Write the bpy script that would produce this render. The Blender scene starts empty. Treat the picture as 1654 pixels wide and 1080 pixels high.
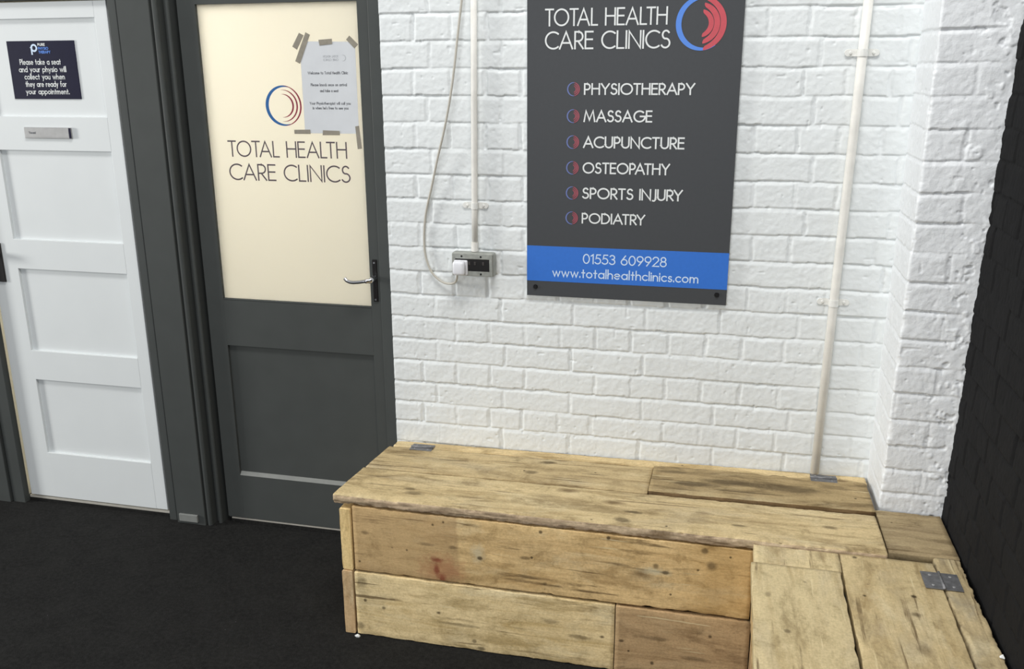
import bpy, bmesh, math, random
import numpy as np
from mathutils import Vector, Matrix

S = bpy.context.scene
COL = S.collection
random.seed(7)

# ------------------------------------------------------------------ camera
cam_data = bpy.data.cameras.new('camera')
cam = bpy.data.objects.new('camera', cam_data)
COL.objects.link(cam)
cR = Vector((0.97255114, 0.23265159, -0.00418651))
cU = Vector((-0.06118274, 0.27303761, 0.9600558))
cF = Vector((-0.22450158, 0.93344722, -0.2797773))
cam.matrix_world = Matrix(((cR.x, cU.x, -cF.x, 1.71395), (cR.y, cU.y, -cF.y, -2.81703),
                           (cR.z, cU.z, -cF.z, 1.70452), (0, 0, 0, 1)))
cam_data.sensor_fit = 'HORIZONTAL'
cam_data.sensor_width = 36.0
cam_data.lens = 1450.549 / 1654 * 36.0
cam_data.clip_start = 0.05
S.camera = cam

# ------------------------------------------------------------------ world, light, exposure
W = bpy.data.worlds.new('world'); S.world = W; W.use_nodes = True
W.node_tree.nodes['Background'].inputs['Color'].default_value = (0.95, 0.98, 1.0, 1)
W.node_tree.nodes['Background'].inputs['Strength'].default_value = 0.40
S.view_settings.view_transform = 'Standard'
S.view_settings.look = 'None'
S.view_settings.exposure = -0.02
S.view_settings.gamma = 1.0
S.view_settings.use_curve_mapping = False

def area(name, loc, target, sx, sy, power, color):
    d = bpy.data.lights.new(name, 'AREA'); d.shape = 'RECTANGLE'; d.size = sx; d.size_y = sy
    d.energy = power; d.color = color
    o = bpy.data.objects.new(name, d); COL.objects.link(o); o.location = loc
    o.rotation_euler = (Vector(target) - Vector(loc)).to_track_quat('-Z', 'Y').to_euler()
    return o
area('unseen_area_light', (1.5, -2.0, 5.0), (1.3, -0.8, 0), 2.4, 0.9, 140, (1.0, 0.985, 0.955))
area('unseen_area_light', (-7.0, -2.3, 1.9), (2.0, -0.1, 0.9), 1.2, 1.6, 370, (1.0, 0.99, 0.95))  # unseen light on the left, set low to brighten the pier return
area('unseen_area_light', (0.6, -5.4, 1.9), (0.8, -0.3, 0.6), 2.6, 1.4, 62, (0.95, 0.975, 1.0))  # added frontal fill behind the camera, no ceiling fixture there
area('back_room_light', (-0.2, 1.7, 2.3), (0.0, 0.3, 1.1), 1.8, 0.5, 22, (1.0, 0.95, 0.82))
area('back_room_light', (-0.75, 0.75, 2.4), (-1.05, 0.15, 0.6), 0.8, 0.3, 9, (1.0, 0.95, 0.82))  # second lamp added to brighten the glow in the white door's gap

# ------------------------------------------------------------------ materials
def lin(c):
    return tuple(((v / 255 / 12.92) if v / 255 <= 0.04045 else ((v / 255 + 0.055) / 1.055) ** 2.4) for v in c)
def rgba(c): return (*lin(c), 1)

class NT:
    def __init__(self, name):
        self.m = bpy.data.materials.new(name); self.m.use_nodes = True
        self.t = self.m.node_tree; self.n = self.t.nodes
        self.b = self.n['Principled BSDF']; self.out = self.n['Material Output']
    def node(self, kind, **kw):
        o = self.n.new(kind)
        for k, v in kw.items(): setattr(o, k, v)
        return o
    def link(self, a, b): self.t.links.new(a, b)
    def coord(self, loc=(0, 0, 0), scale=(1, 1, 1)):
        tc = self.node('ShaderNodeTexCoord'); mp = self.node('ShaderNodeMapping')
        mp.inputs['Location'].default_value = loc; mp.inputs['Scale'].default_value = scale
        self.link(tc.outputs['Object'], mp.inputs['Vector'])
        return mp.outputs['Vector']
    def noise(self, vec, scale=1, detail=4, rough=0.55, dist=0):
        o = self.node('ShaderNodeTexNoise'); self.link(vec, o.inputs['Vector'])
        o.inputs['Scale'].default_value = scale; o.inputs['Detail'].default_value = detail
        o.inputs['Roughness'].default_value = rough; o.inputs['Distortion'].default_value = dist
        return o.outputs['Fac']
    def ramp(self, fac, stops):
        o = self.node('ShaderNodeValToRGB'); e = o.color_ramp.elements
        while len(e) < len(stops): e.new(0.5)
        for q, (p, c) in zip(e, stops): q.position = p; q.color = c if len(c) == 4 else (*c, 1)
        self.link(fac, o.inputs['Fac']); return o.outputs['Color']
    def val(self, fac, a, b, lo=0.0, hi=1.0):
        o = self.node('ShaderNodeMapRange'); o.inputs['From Min'].default_value = a; o.inputs['From Max'].default_value = b
        o.inputs['To Min'].default_value = lo; o.inputs['To Max'].default_value = hi
        self.link(fac, o.inputs['Value']); return o.outputs['Result']
    def math(self, op, a, b):
        o = self.node('ShaderNodeMath', operation=op)
        for i, v in enumerate((a, b)):
            if isinstance(v, (int, float)): o.inputs[i].default_value = v
            else: self.link(v, o.inputs[i])
        return o.outputs[0]
    def mix(self, fac, a, b, mode='MIX'):
        o = self.node('ShaderNodeMix', data_type='RGBA', blend_type=mode)
        for i, v in ((0, fac), (6, a), (7, b)):
            if isinstance(v, (int, float)): o.inputs[i].default_value = v
            elif isinstance(v, tuple): o.inputs[i].default_value = v
            else: self.link(v, o.inputs[i])
        return o.outputs[2]
    def bump(self, h, strength=0.3, dist=0.002):
        o = self.node('ShaderNodeBump'); o.inputs['Strength'].default_value = strength
        o.inputs['Distance'].default_value = dist; self.link(h, o.inputs['Height'])
        self.link(o.outputs['Normal'], self.b.inputs['Normal'])
    def base(self, c, rough=0.5, metal=0.0, spec=0.5):
        if isinstance(c, tuple): self.b.inputs['Base Color'].default_value = c
        else: self.link(c, self.b.inputs['Base Color'])
        self.b.inputs['Roughness'].default_value = rough; self.b.inputs['Metallic'].default_value = metal
        self.b.inputs['Specular IOR Level'].default_value = spec

def plain(name, c, rough=0.5, metal=0.0, spec=0.5, var=0.06, scale=30, bump=0.0, bd=0.001):
    t = NT(name); v = t.coord()
    f = t.noise(v, scale, 5)
    a = lin(c); lo = tuple(x * (1 - var) for x in a); hi = tuple(min(1, x * (1 + var)) for x in a)
    t.base(t.ramp(f, [(0.3, lo), (0.7, hi)]), rough, metal, spec)
    if bump: t.bump(t.noise(v, scale * 6, 4), bump, bd)
    return t.m

def paint_brick(name, c, rough, spec, bump, var=0.05):
    t = NT(name); v = t.coord()
    f1 = t.noise(v, 5, 6, 0.6); f2 = t.noise(v, 60, 4)
    a = lin(c)
    col = t.ramp(f1, [(0.3, tuple(x * (1 - var) for x in a)), (0.68, a)])
    grime = t.val(t.noise(v, 38, 3, 0.6), 0.69, 0.76, 0, 0.35)
    col = t.mix(grime, col, tuple([*(x * 0.78 for x in a), 1]))
    t.base(col, rough, 0, spec)
    h = t.math('ADD', f2, t.math('MULTIPLY', t.noise(v, 260, 3), 0.5))
    t.bump(h, bump, 0.0022)
    return t.m

M = {}
M['white_brick'] = paint_brick('white_brick_paint', (227, 231, 232), 0.55, 0.35, 0.30)
M['pier_brick'] = paint_brick('pier_white_paint', (231, 234, 237), 0.55, 0.35, 0.5)
M['black_brick'] = paint_brick('black_brick_paint', (30, 30, 31), 0.85, 0.1, 0.5, 0.2)
M['grey_paint'] = plain('dark_grey_gloss_paint', (71, 74, 73), 0.5, 0, 0.2, 0.05, 9, 0.12)
M['grey_worn_lit'] = plain('worn_and_lit_grey_paint', (128, 130, 127), 0.6, 0, 0.3, 0.06, 40)  # worn plinth paint; also lightens the panel ledge as if lit from above
M['white_paint'] = plain('white_door_paint', (221, 225, 226), 0.45, 0, 0.4, 0.015, 6, 0.05)
M['cream_wall'] = plain('cream_wall_paint', (246, 242, 228), 0.7, 0, 0.3, 0.02, 6)
M['conduit'] = plain('painted_conduit', (224, 222, 216), 0.5, 0, 0.4, 0.07, 24, 0.25)
M['clip'] = plain('painted_clip', (226, 226, 222), 0.5, 0, 0.4, 0.05, 60, 0.2)
M['cable'] = plain('pale_cable_sheath', (186, 182, 172), 0.5, 0, 0.4, 0.04, 30)
M['steel_box'] = plain('scuffed_grey_metal', (158, 160, 154), 0.45, 0.35, 0.5, 0.16, 70, 0.15)
M['black_plastic'] = plain('black_plastic', (22, 19, 19), 0.28, 0, 0.5, 0.1, 50)
M['switch'] = plain('worn_switch', (62, 58, 57), 0.35, 0, 0.5, 0.1, 90)
M['white_plastic'] = plain('white_plastic', (226, 227, 232), 0.35, 0, 0.5, 0.02, 20)
M['chrome'] = plain('brushed_chrome', (205, 205, 208), 0.22, 1.0, 0.5, 0.03, 40)
M['alu'] = plain('satin_aluminium', (166, 166, 166), 0.5, 0.35, 0.5, 0.08, 40)
M['hinge'] = plain('weathered_hinge_steel', (124, 124, 126), 0.5, 0.6, 0.5, 0.25, 90, 0.3)
M['screw'] = plain('black_screw', (16, 16, 17), 0.35, 0.3, 0.5, 0.1, 60)
M['sign_panel'] = plain('charcoal_sign_board', (68, 70, 73), 0.45, 0, 0.25, 0.03, 90)
M['sign_edge'] = plain('pale_board_edge', (196, 198, 198), 0.5, 0, 0.4, 0.03, 50)
M['sign_blue'] = plain('blue_print', (48, 112, 205), 0.4, 0, 0.4, 0.03, 90)
M['print_white'] = plain('white_print', (226, 229, 229), 0.5, 0, 0.3, 0.02, 50)
M['print_ice'] = plain('pale_blue_print', (206, 224, 246), 0.5, 0, 0.3, 0.02, 50)
M['logo_blue'] = plain('logo_blue_print', (84, 136, 224), 0.45, 0, 0.4, 0.03, 60)
M['logo_red'] = plain('logo_red_print', (196, 78, 88), 0.45, 0, 0.4, 0.05, 60)
M['bullet_blue'] = plain('bullet_blue_print', (102, 116, 172), 0.45, 0, 0.4, 0.05, 60)
M['bullet_red'] = plain('bullet_red_print', (150, 74, 86), 0.45, 0, 0.4, 0.08, 60)
M['vinyl'] = plain('plum_grey_vinyl', (84, 76, 84), 0.5, 0, 0.3, 0.05, 60)
M['vinyl_blue'] = plain('blue_vinyl', (42, 98, 158), 0.45, 0, 0.3, 0.05, 60)
M['vinyl_red'] = plain('crimson_vinyl', (134, 38, 62), 0.45, 0, 0.3, 0.12, 40)
M['navy'] = plain('navy_print', (27, 27, 50), 0.55, 0, 0.12, 0.08, 60)
M['paper'] = plain('white_paper', (206, 209, 213), 0.8, 0, 0.2, 0.03, 18)
M['ink'] = plain('grey_ink', (112, 114, 118), 0.8, 0, 0.2, 0.05, 40)
M['ink_faint'] = plain('faint_ink', (176, 179, 183), 0.8, 0, 0.2, 0.03, 40)
M['tape'] = plain('brown_grey_tape', (140, 134, 122), 0.4, 0, 0.4, 0.1, 60)
M['light_catch'] = plain('pale_light_catch_strip', (206, 202, 192), 0.4, 0.3, 0.5, 0.05, 40)

def carpet_mat():
    t = NT('black_carpet_pile'); v = t.coord()
    f = t.noise(v, 9, 8, 0.7); g = t.noise(v, 300, 4, 0.75); k = t.noise(v, 70, 5, 0.7)
    col = t.ramp(f, [(0.32, lin((23, 23, 23))), (0.68, lin((35, 35, 34)))])
    col = t.mix(t.val(k, 0.40, 0.70, 0, 0.55), col, rgba((50, 50, 49)))
    col = t.mix(t.val(g, 0.52, 0.78, 0, 0.6), col, rgba((68, 68, 68)))
    lint = t.math('MULTIPLY', t.val(t.noise(v, 95, 2, 0.5), 0.76, 0.80), t.val(t.noise(v, 9, 2), 0.5, 0.6))
    col = t.mix(lint, col, rgba((150, 150, 150)))
    t.base(col, 0.95, 0, 0.12); t.bump(t.math('ADD', g, t.noise(v, 60, 4, 0.6)), 0.7, 0.006)
    return t.m
M['carpet'] = carpet_mat()

def pane_mat():
    t = NT('frosted_glass_film')
    tr = t.node('ShaderNodeBsdfTranslucent'); tr.inputs['Color'].default_value = (0.98, 0.97, 0.94, 1)
    mx = t.node('ShaderNodeMixShader'); mx.inputs['Fac'].default_value = 0.86
    t.base((0.75, 0.75, 0.72, 1), 0.35, 0, 0.4)
    t.link(t.b.outputs[0], mx.inputs[1]); t.link(tr.outputs[0], mx.inputs[2]); t.link(mx.outputs[0], t.out.inputs['Surface'])
    return t.m
M['pane'] = pane_mat()

LB, RB = (1.22, -0.28, 0.0), (2.1, -1.1, 0.0)          # where the two benches stand
def wood(name, light, dark, axis='x', seed=0.0, grey=0.25, stain=None, blot=None, nails=1.0, greycol=(172, 160, 136), nrm='z', pale=0.45, marks=(), base=LB):
    """Reclaimed scaffold board: mottled sandy timber, patchy streaks along the grain, knots, nail holes."""
    t = NT(name)
    def sc(along, across):
        return {'x': (along, across, across), 'y': (across, along, across), 'z': (across, across, along)}[axis]
    def flat(v):
        k = 'xyz'.index(nrm); return tuple(0.0 if i == k else q for i, q in enumerate(v))
    off = (seed * 3.71, seed * 1.93, seed * 2.57)
    o2 = tuple(q + 4.3 for q in off); o3 = tuple(q + 8.9 for q in off)
    g1 = t.noise(t.coord(off, sc(2.4, 17)), 1, 8, 0.68, 0.9)
    g2 = t.noise(t.coord(off, sc(14, 150)), 1, 4, 0.65, 0.3)
    g3 = t.noise(t.coord(o2, sc(3.0, 8)), 1, 6, 0.66, 0.6)
    mot = t.noise(t.coord(o3, (13, 13, 13)), 1, 9, 0.74, 0.3)
    spk = t.noise(t.coord(off, (150, 150, 150)), 1, 4, 0.7)
    L, D = tuple(q * 1.2 for q in lin(light)), tuple(q * 1.2 for q in lin(dark))
    mid = tuple((a * 0.6 + b * 0.4) for a, b in zip(L, D))
    col = t.ramp(g1, [(0.30, D), (0.42, mid), (0.52, L), (0.75, tuple(min(1, x * 1.08) for x in L))])
    col = t.mix(t.val(g3, 0.52, 0.66, 0, grey), col, rgba(greycol))
    pl = t.noise(t.coord(o3, sc(3.6, 11)), 1, 6, 0.66, 0.4)
    col = t.mix(t.val(pl, 0.54, 0.68, 0, pale), col, rgba((214, 200, 164)))
    br = t.noise(t.coord((o2[0] + 3, o2[1] + 7, o2[2]), sc(4.2, 13)), 1, 7, 0.68, 0.5)
    col = t.mix(t.val(br, 0.52, 0.66, 0, 0.75), col, (*tuple(x * 0.72 for x in D), 1))
    col = t.mix(1.0, col, t.ramp(mot, [(0.32, (0.68, 0.65, 0.60)), (0.43, (0.98, 0.98, 0.97)), (0.64, (1.12, 1.12, 1.12))]), 'MULTIPLY')
    col = t.mix(1.0, col, t.ramp(spk, [(0.30, (0.88, 0.87, 0.85)), (0.62, (1.12, 1.12, 1.12))]), 'MULTIPLY')
    col = t.mix(t.val(g2, 0.55, 0.75, 0, 0.22), col, (*tuple(x * 0.6 for x in D), 1))
    # dark checks along the grain, only here and there
    cr = t.noise(t.coord((off[0] + 5, off[1], off[2]), sc(3.4, 62)), 1, 4, 0.55, 0.3)
    mask = t.val(g3, 0.42, 0.58)
    col = t.mix(t.math('MULTIPLY', t.val(cr, 0.60, 0.67, 0, 0.8), mask), col, rgba((98, 78, 50)))
    lt = t.noise(t.coord((off[0] + 9, off[1], off[2]), sc(4.0, 80)), 1, 3, 0.55, 0.2)
    col = t.mix(t.val(lt, 0.66, 0.72, 0, 0.6), col, rgba((222, 206, 164)))
    # knots
    vk = t.node('ShaderNodeTexVoronoi'); vk.inputs['Scale'].default_value = 1
    t.link(t.coord((off[0] + 1.3, off[1], off[2]), flat(sc(3.6, 7.5))), vk.inputs['Vector'])
    sep = t.node('ShaderNodeSeparateColor'); t.link(vk.outputs['Color'], sep.inputs[0])
    kd = t.math('ADD', vk.outputs['Distance'], t.math('MULTIPLY', mot, 0.16))
    km = t.math('MULTIPLY', t.val(kd, 0.24, 0.13, 0, 0.8), t.val(sep.outputs[0], 0.25, 0.30))
    col = t.mix(km, col, rgba((106, 84, 54)))
    # nail holes
    vn = t.node('ShaderNodeTexVoronoi'); vn.inputs['Scale'].default_value = 1
    t.link(t.coord((off[0], off[1] + 2, off[2] + 1), flat((11, 11, 11))), vn.inputs['Vector'])
    sp2 = t.node('ShaderNodeSeparateColor'); t.link(vn.outputs['Color'], sp2.inputs[0])
    nm = t.math('MULTIPLY', t.val(t.math('ADD', vn.outputs['Distance'], t.math('MULTIPLY', spk, 0.03)), 0.075, 0.045, 0, 0.85 * nails), t.val(sp2.outputs[1], 0.35, 0.40))
    col = t.mix(nm, col, rgba((66, 54, 38)))
    if blot:            # lighter / darker length of the board: (coordinate axis, edge, colour, amount, sign)
        for ax, edge, c, amt, sgn, wid in blot:
            tc = t.node('ShaderNodeTexCoord'); sp = t.node('ShaderNodeSeparateXYZ'); t.link(tc.outputs['Object'], sp.inputs[0])
            w = t.math('ADD', sp.outputs[ax], t.math('MULTIPLY', t.math('SUBTRACT', g3, 0.5), wid))
            col = t.mix(t.val(w, edge - sgn * wid * 0.15, edge + sgn * wid * 0.15, 0, amt), col, t.mix(1.0, rgba(c), t.ramp(mot, [(0.3, (0.78, 0.77, 0.75)), (0.6, (1.05, 1.05, 1.05))]), 'MULTIPLY'))
    if stain:
        for (px, py, pz, r, c, amt, st) in stain:
            tc = t.node('ShaderNodeTexCoord'); mp = t.node('ShaderNodeMapping'); mp.vector_type = 'TEXTURE'
            mp.inputs['Location'].default_value = (px, py, pz); mp.inputs['Scale'].default_value = st
            t.link(tc.outputs['Object'], mp.inputs['Vector'])
            ln = t.node('ShaderNodeVectorMath', operation='LENGTH'); t.link(mp.outputs['Vector'], ln.inputs[0])
            d = t.math('ADD', ln.outputs['Value'], t.math('MULTIPLY', t.math('SUBTRACT', t.noise(t.coord((3, 1, 2)), 45, 4, 0.7), 0.5), r * 1.8))
            col = t.mix(t.val(d, r, r * 0.25, 0, amt), col, rgba(c))
    for (px, py, pz, r, asp, amt) in marks:           # single nail holes, dents and knots seen on this board
        along = {'x': (asp, 1, 1), 'y': (1, asp, 1), 'z': (1, 1, asp)}[axis]
        tc = t.node('ShaderNodeTexCoord'); mp = t.node('ShaderNodeMapping'); mp.vector_type = 'TEXTURE'
        mp.inputs['Location'].default_value = (px - base[0], py - base[1], pz - base[2])
        mp.inputs['Scale'].default_value = tuple(q * r * (6 if 'xyz'[i] == nrm else 1) for i, q in enumerate(along))
        t.link(tc.outputs['Object'], mp.inputs['Vector'])
        ln = t.node('ShaderNodeVectorMath', operation='LENGTH'); t.link(mp.outputs['Vector'], ln.inputs[0])
        d = t.math('ADD', ln.outputs['Value'], t.math('MULTIPLY', t.math('SUBTRACT', mot, 0.5), 1.4))
        col = t.mix(t.val(d, 1.15, 0.5, 0, amt), col, rgba((70, 56, 36)))
    t.base(col, 0.75, 0, 0.2)
    h = t.math('ADD', t.math('MULTIPLY', g1, 0.7), t.math('ADD', t.math('MULTIPLY', g2, 0.3), t.math('ADD', t.math('MULTIPLY', mot, 0.8), t.math('MULTIPLY', spk, 0.25))))
    t.bump(t.math('SUBTRACT', h, t.math('MULTIPLY', nm, 0.8)), 0.45, 0.005)
    return t.m

# ------------------------------------------------------------------ object helpers
def tag(o, label=None, cat=None, group=None, kind=None):
    if label: o['label'] = label
    if cat: o['category'] = cat
    if group: o['group'] = group
    if kind: o['kind'] = kind
    return o

def thing(name, loc, label=None, cat=None, group=None, kind=None):
    o = bpy.data.objects.new(name, None); COL.objects.link(o); o.location = loc
    o.empty_display_size = 0.1
    return tag(o, label, cat, group, kind)

def abs_loc(o):
    v = Vector(o.location)
    while o.parent: o = o.parent; v += Vector(o.location)
    return v

def obj(name, bm, mat, parent=None, smooth=False, loc=None):
    """Link a bmesh given in world coordinates; its origin is put at loc (or at the parent's base)."""
    org = Vector(loc) if loc is not None else (abs_loc(parent) if parent else Vector((0, 0, 0)))
    bmesh.ops.translate(bm, verts=bm.verts, vec=-org)
    me = bpy.data.meshes.new(name); bm.normal_update(); bm.to_mesh(me); bm.free()
    for m in (mat if isinstance(mat, (list, tuple)) else [mat]): me.materials.append(m)
    if smooth:
        me.polygons.foreach_set('use_smooth', [True] * len(me.polygons))
    o = bpy.data.objects.new(name, me); COL.objects.link(o)
    if parent: o.parent = parent; o.location = org - abs_loc(parent)
    else: o.location = org
    return o

def np_obj(name, verts, faces, mat, parent=None, smooth=True):
    org = abs_loc(parent) if parent else Vector((0, 0, 0))
    verts = np.asarray(verts, dtype=np.float32) - np.array(org, dtype=np.float32)
    faces = np.asarray(faces, dtype=np.int32)
    me = bpy.data.meshes.new(name)
    me.vertices.add(len(verts)); me.vertices.foreach_set('co', verts.ravel())
    k = faces.shape[1]
    me.loops.add(faces.size); me.loops.foreach_set('vertex_index', faces.ravel())
    me.polygons.add(len(faces)); me.polygons.foreach_set('loop_start', np.arange(len(faces), dtype=np.int32) * k)
    me.update(calc_edges=True); me.validate()
    me.polygons.foreach_set('use_smooth', [smooth] * len(me.polygons))
    me.materials.append(mat)
    o = bpy.data.objects.new(name, me); COL.objects.link(o)
    if parent: o.parent = parent
    return o

def box(bm, x0, x1, y0, y1, z0, z1, bev=0.0, seg=2):
    b2 = bmesh.new()
    v = [b2.verts.new((x, y, z)) for z in (z0, z1) for y in (y0, y1) for x in (x0, x1)]
    for f in ((0, 2, 3, 1), (4, 5, 7, 6), (0, 1, 5, 4), (2, 6, 7, 3), (0, 4, 6, 2), (1, 3, 7, 5)):
        b2.faces.new([v[i] for i in f])
    if bev: bmesh.ops.bevel(b2, geom=list(b2.edges), offset=bev, segments=seg, profile=0.5, affect='EDGES')
    merge(bm, b2)
    return bm

def merge(bm, b2):
    me = bpy.data.meshes.new('tmp'); b2.to_mesh(me); b2.free(); bm.from_mesh(me); bpy.data.meshes.remove(me)

def boxo(name, x0, x1, y0, y1, z0, z1, mat, parent=None, bev=0.0, seg=2):
    return obj(name, box(bmesh.new(), x0, x1, y0, y1, z0, z1, bev, seg), mat, parent)

def cyl(bm, p0, p1, r0, r1=None, n=20, cap=True):
    r1 = r0 if r1 is None else r1
    p0, p1 = Vector(p0), Vector(p1); d = (p1 - p0).normalized()
    a = d.orthogonal().normalized(); b = d.cross(a)
    r = [[bm.verts.new(p + (a * math.cos(2 * math.pi * i / n) + b * math.sin(2 * math.pi * i / n)) * q) for i in range(n)] for p, q in ((p0, r0), (p1, r1))]
    for i in range(n): bm.faces.new((r[0][i], r[0][(i + 1) % n], r[1][(i + 1) % n], r[1][i]))
    if cap: bm.faces.new(r[0][::-1]); bm.faces.new(r[1])
    return bm

def tube(bm, pts, rad, n=12):
    pts = [Vector(p) for p in pts]; rings = []; a = None
    for i, p in enumerate(pts):
        d = (pts[min(i + 1, len(pts) - 1)] - pts[max(i - 1, 0)]).normalized()
        if a is None: a = d.orthogonal().normalized()
        a = (a - d * a.dot(d)).normalized(); b = d.cross(a)
        r = rad[i] if isinstance(rad, (list, tuple)) else rad
        rings.append([bm.verts.new(p + (a * math.cos(2 * math.pi * k / n) + b * math.sin(2 * math.pi * k / n)) * r) for k in range(n)])
    for q, s in zip(rings, rings[1:]):
        for k in range(n): bm.faces.new((q[k], q[(k + 1) % n], s[(k + 1) % n], s[k]))
    bm.faces.new(rings[0][::-1]); bm.faces.new(rings[-1])
    return bm

def spline(P, per=8):
    P = [Vector(p) for p in P]; Q = [P[0] * 2 - P[1]] + P + [P[-1] * 2 - P[-2]]; out = []
    for i in range(1, len(Q) - 2):
        a, b, c, d = Q[i - 1:i + 3]
        for k in range(per):
            t = k / per
            out.append(0.5 * ((2 * b) + (c - a) * t + (2 * a - 5 * b + 4 * c - d) * t * t + (3 * b - a - 3 * c + d) * t ** 3))
    out.append(P[-1]); return out

def extrude_z(bm, prof, z0, z1):
    """Closed (x, y) outline pulled up from z0 to z1."""
    a = [bm.verts.new((x, y, z0)) for x, y in prof]; b = [bm.verts.new((x, y, z1)) for x, y in prof]
    n = len(prof)
    for i in range(n): bm.faces.new((a[i], a[(i + 1) % n], b[(i + 1) % n], b[i]))
    bm.faces.new(a[::-1]); bm.faces.new(b)
    bmesh.ops.recalc_face_normals(bm, faces=bm.faces)
    return bm

# value noise for sculpted meshes
def vnoise(u, v, seed):
    rs = np.random.RandomState(seed); G = rs.rand(257, 257) * 2 - 1
    iu = np.floor(u).astype(int); iv = np.floor(v).astype(int); fu = u - iu; fv = v - iv
    fu = fu * fu * (3 - 2 * fu); fv = fv * fv * (3 - 2 * fv)
    g = lambda i, j: G[i % 257, j % 257]
    return (g(iu, iv) * (1 - fu) + g(iu + 1, iv) * fu) * (1 - fv) + (g(iu, iv + 1) * (1 - fu) + g(iu + 1, iv + 1) * fu) * fv
def fbm(u, v, seed, o=4):
    r = 0; a = 1; s = 0
    for k in range(o): r = r + a * vnoise(u * 2 ** k + 17.3 * k, v * 2 ** k + 9.1 * k, seed + k); s += a; a *= 0.55
    return r / s
def sstep(x, a, b):
    t = np.clip((x - a) / (b - a), 0, 1); return t * t * (3 - 2 * t)

# bed joints of the brickwork (heights of the underside of each course), English bond
JOINTS = [2.297, 2.214, 2.132, 2.049, 1.967, 1.8841, 1.8016, 1.719, 1.637, 1.554, 1.472, 1.389, 1.308, 1.227, 1.146, 1.065, 0.984,
          0.9035, 0.8256, 0.7474, 0.6688, 0.5937, 0.5195, 0.440, 0.36, 0.28]
def brick_height(u, z, dz, seed, head0, hpitch, str0, spitch, depth=0.0056, vdepth=0.0052, smear=None):
    """Relief of painted brick: each course overhangs the struck joint below it, perpends are shallow grooves."""
    rs = np.random.RandomState(seed)
    J = np.array(JOINTS) + dz
    uw = u + 0.0022 * vnoise(u * 60, z * 60, seed + 3) + 0.002 * vnoise(u * 16, z * 16, seed + 4)
    zw = z + 0.0017 * vnoise(u * 38, z * 30, seed + 5) + 0.0024 * vnoise(u * 7, z * 7, seed + 6)
    idx = np.searchsorted(-J, -zw, side='left')            # course index: between J[idx-1] above and J[idx] below
    idx = np.clip(idx, 0, len(J) - 1)
    below = zw - J[idx]                                     # height above own bed joint's top edge
    upper = np.where(idx > 0, J[np.maximum(idx - 1, 0)] - zw, 9)   # distance below the course above
    strength = 0.55 + 0.45 * sstep(fbm(u * 6, z * 9, seed + 30, 3), -0.35, 0.3)
    h = -depth * (1 - np.clip(upper / 0.0135, 0, 1)) ** 0.9 * strength
    h = h - 0.0012 * (1 - sstep(below, 0, 0.004)) * strength
    head = (idx % 2 == 0)
    pit = np.where(head, hpitch, spitch); o0 = np.where(head, head0, str0)
    joff = (rs.rand(64) - 0.5) * 0.012
    k = np.round((uw - o0 - joff[idx]) / pit)
    h1 = np.sin(k * 12.9898 + idx * 78.233 + seed) * 43758.5453; h1 = h1 - np.floor(h1)
    d = (uw - o0 - joff[idx]) - k * pit + (h1 - 0.5) * 0.012
    jw = 0.0042 + 0.003 * h1
    vs = np.where(h1 < 0.12, 0.15, 0.35 + 0.65 * h1) * (0.5 + 0.5 * sstep(fbm(u * 8 + 3, z * 8, seed + 40, 3), -0.3, 0.3))
    g = (1 - sstep(np.abs(d), jw * 0.5, jw + 0.0035)) * (upper > 0.0)
    h = np.minimum(h, -vdepth * vs * g) - 0.3 * vdepth * vs * g * 0
    # rounded brick corners
    kb = np.floor((uw - o0 - joff[idx]) / pit)
    h2 = np.sin(kb * 45.17 + idx * 12.77 + seed * 3.1) * 24634.6345; h2 = h2 - np.floor(h2)
    h = h + (h2 - 0.5) * 0.0022
    if smear is not None: h = h * (1 - smear)
    h = h + 0.0011 * fbm(u * 22, z * 22, seed + 11, 4) + 0.0008 * fbm(u * 90, z * 90, seed + 17, 2)
    pits = sstep(vnoise(u * 55, z * 55, seed + 23), 0.82, 0.95)
    return h - 0.0018 * pits

def relief(name, us, zs, hfun, place, mat, parent=None):
    U_, Z_ = np.meshgrid(us, zs, indexing='xy')
    H = hfun(U_, Z_)
    P = place(U_, Z_, H).reshape(-1, 3)
    n, m = len(us), len(zs)
    i = np.arange(n - 1)[None, :] + np.arange(m - 1)[:, None] * n
    F = np.stack([i, i + 1, i + n + 1, i + n], -1).reshape(-1, 4)
    return np_obj(name, P, F, mat, parent)

def span(a, b, step): return np.linspace(a, b, max(2, int(round((b - a) / step)) + 1))

# ------------------------------------------------------------------ setting
floor = obj('floor', box(bmesh.new(), -3.2, 2.55, -4.6, 2.15, -0.06, 0.0), M['carpet']); tag(floor, kind='structure')
# white brick back wall: relief face at y = 0 and the solid behind it
zz = np.concatenate([span(0.0, 0.41, 0.05), span(0.42, 2.03, 0.0027), span(2.06, 2.55, 0.04)])
ux = np.concatenate([[0.609, 0.609], span(0.6095, 2.215, 0.0027)])
def wall_place(u, z, h):
    y = -h
    y[:, 0] = 0.30                                          # reveal beside the glazed door
    return np.stack([u, y, z], -1)
wall_back = relief('wall_back', ux, zz, lambda u, z: brick_height(u, z, 0, 5, 0.7205, 0.1187, 0.769, 0.2362), wall_place, M['white_brick'])
tag(wall_back, kind='structure')

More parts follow.
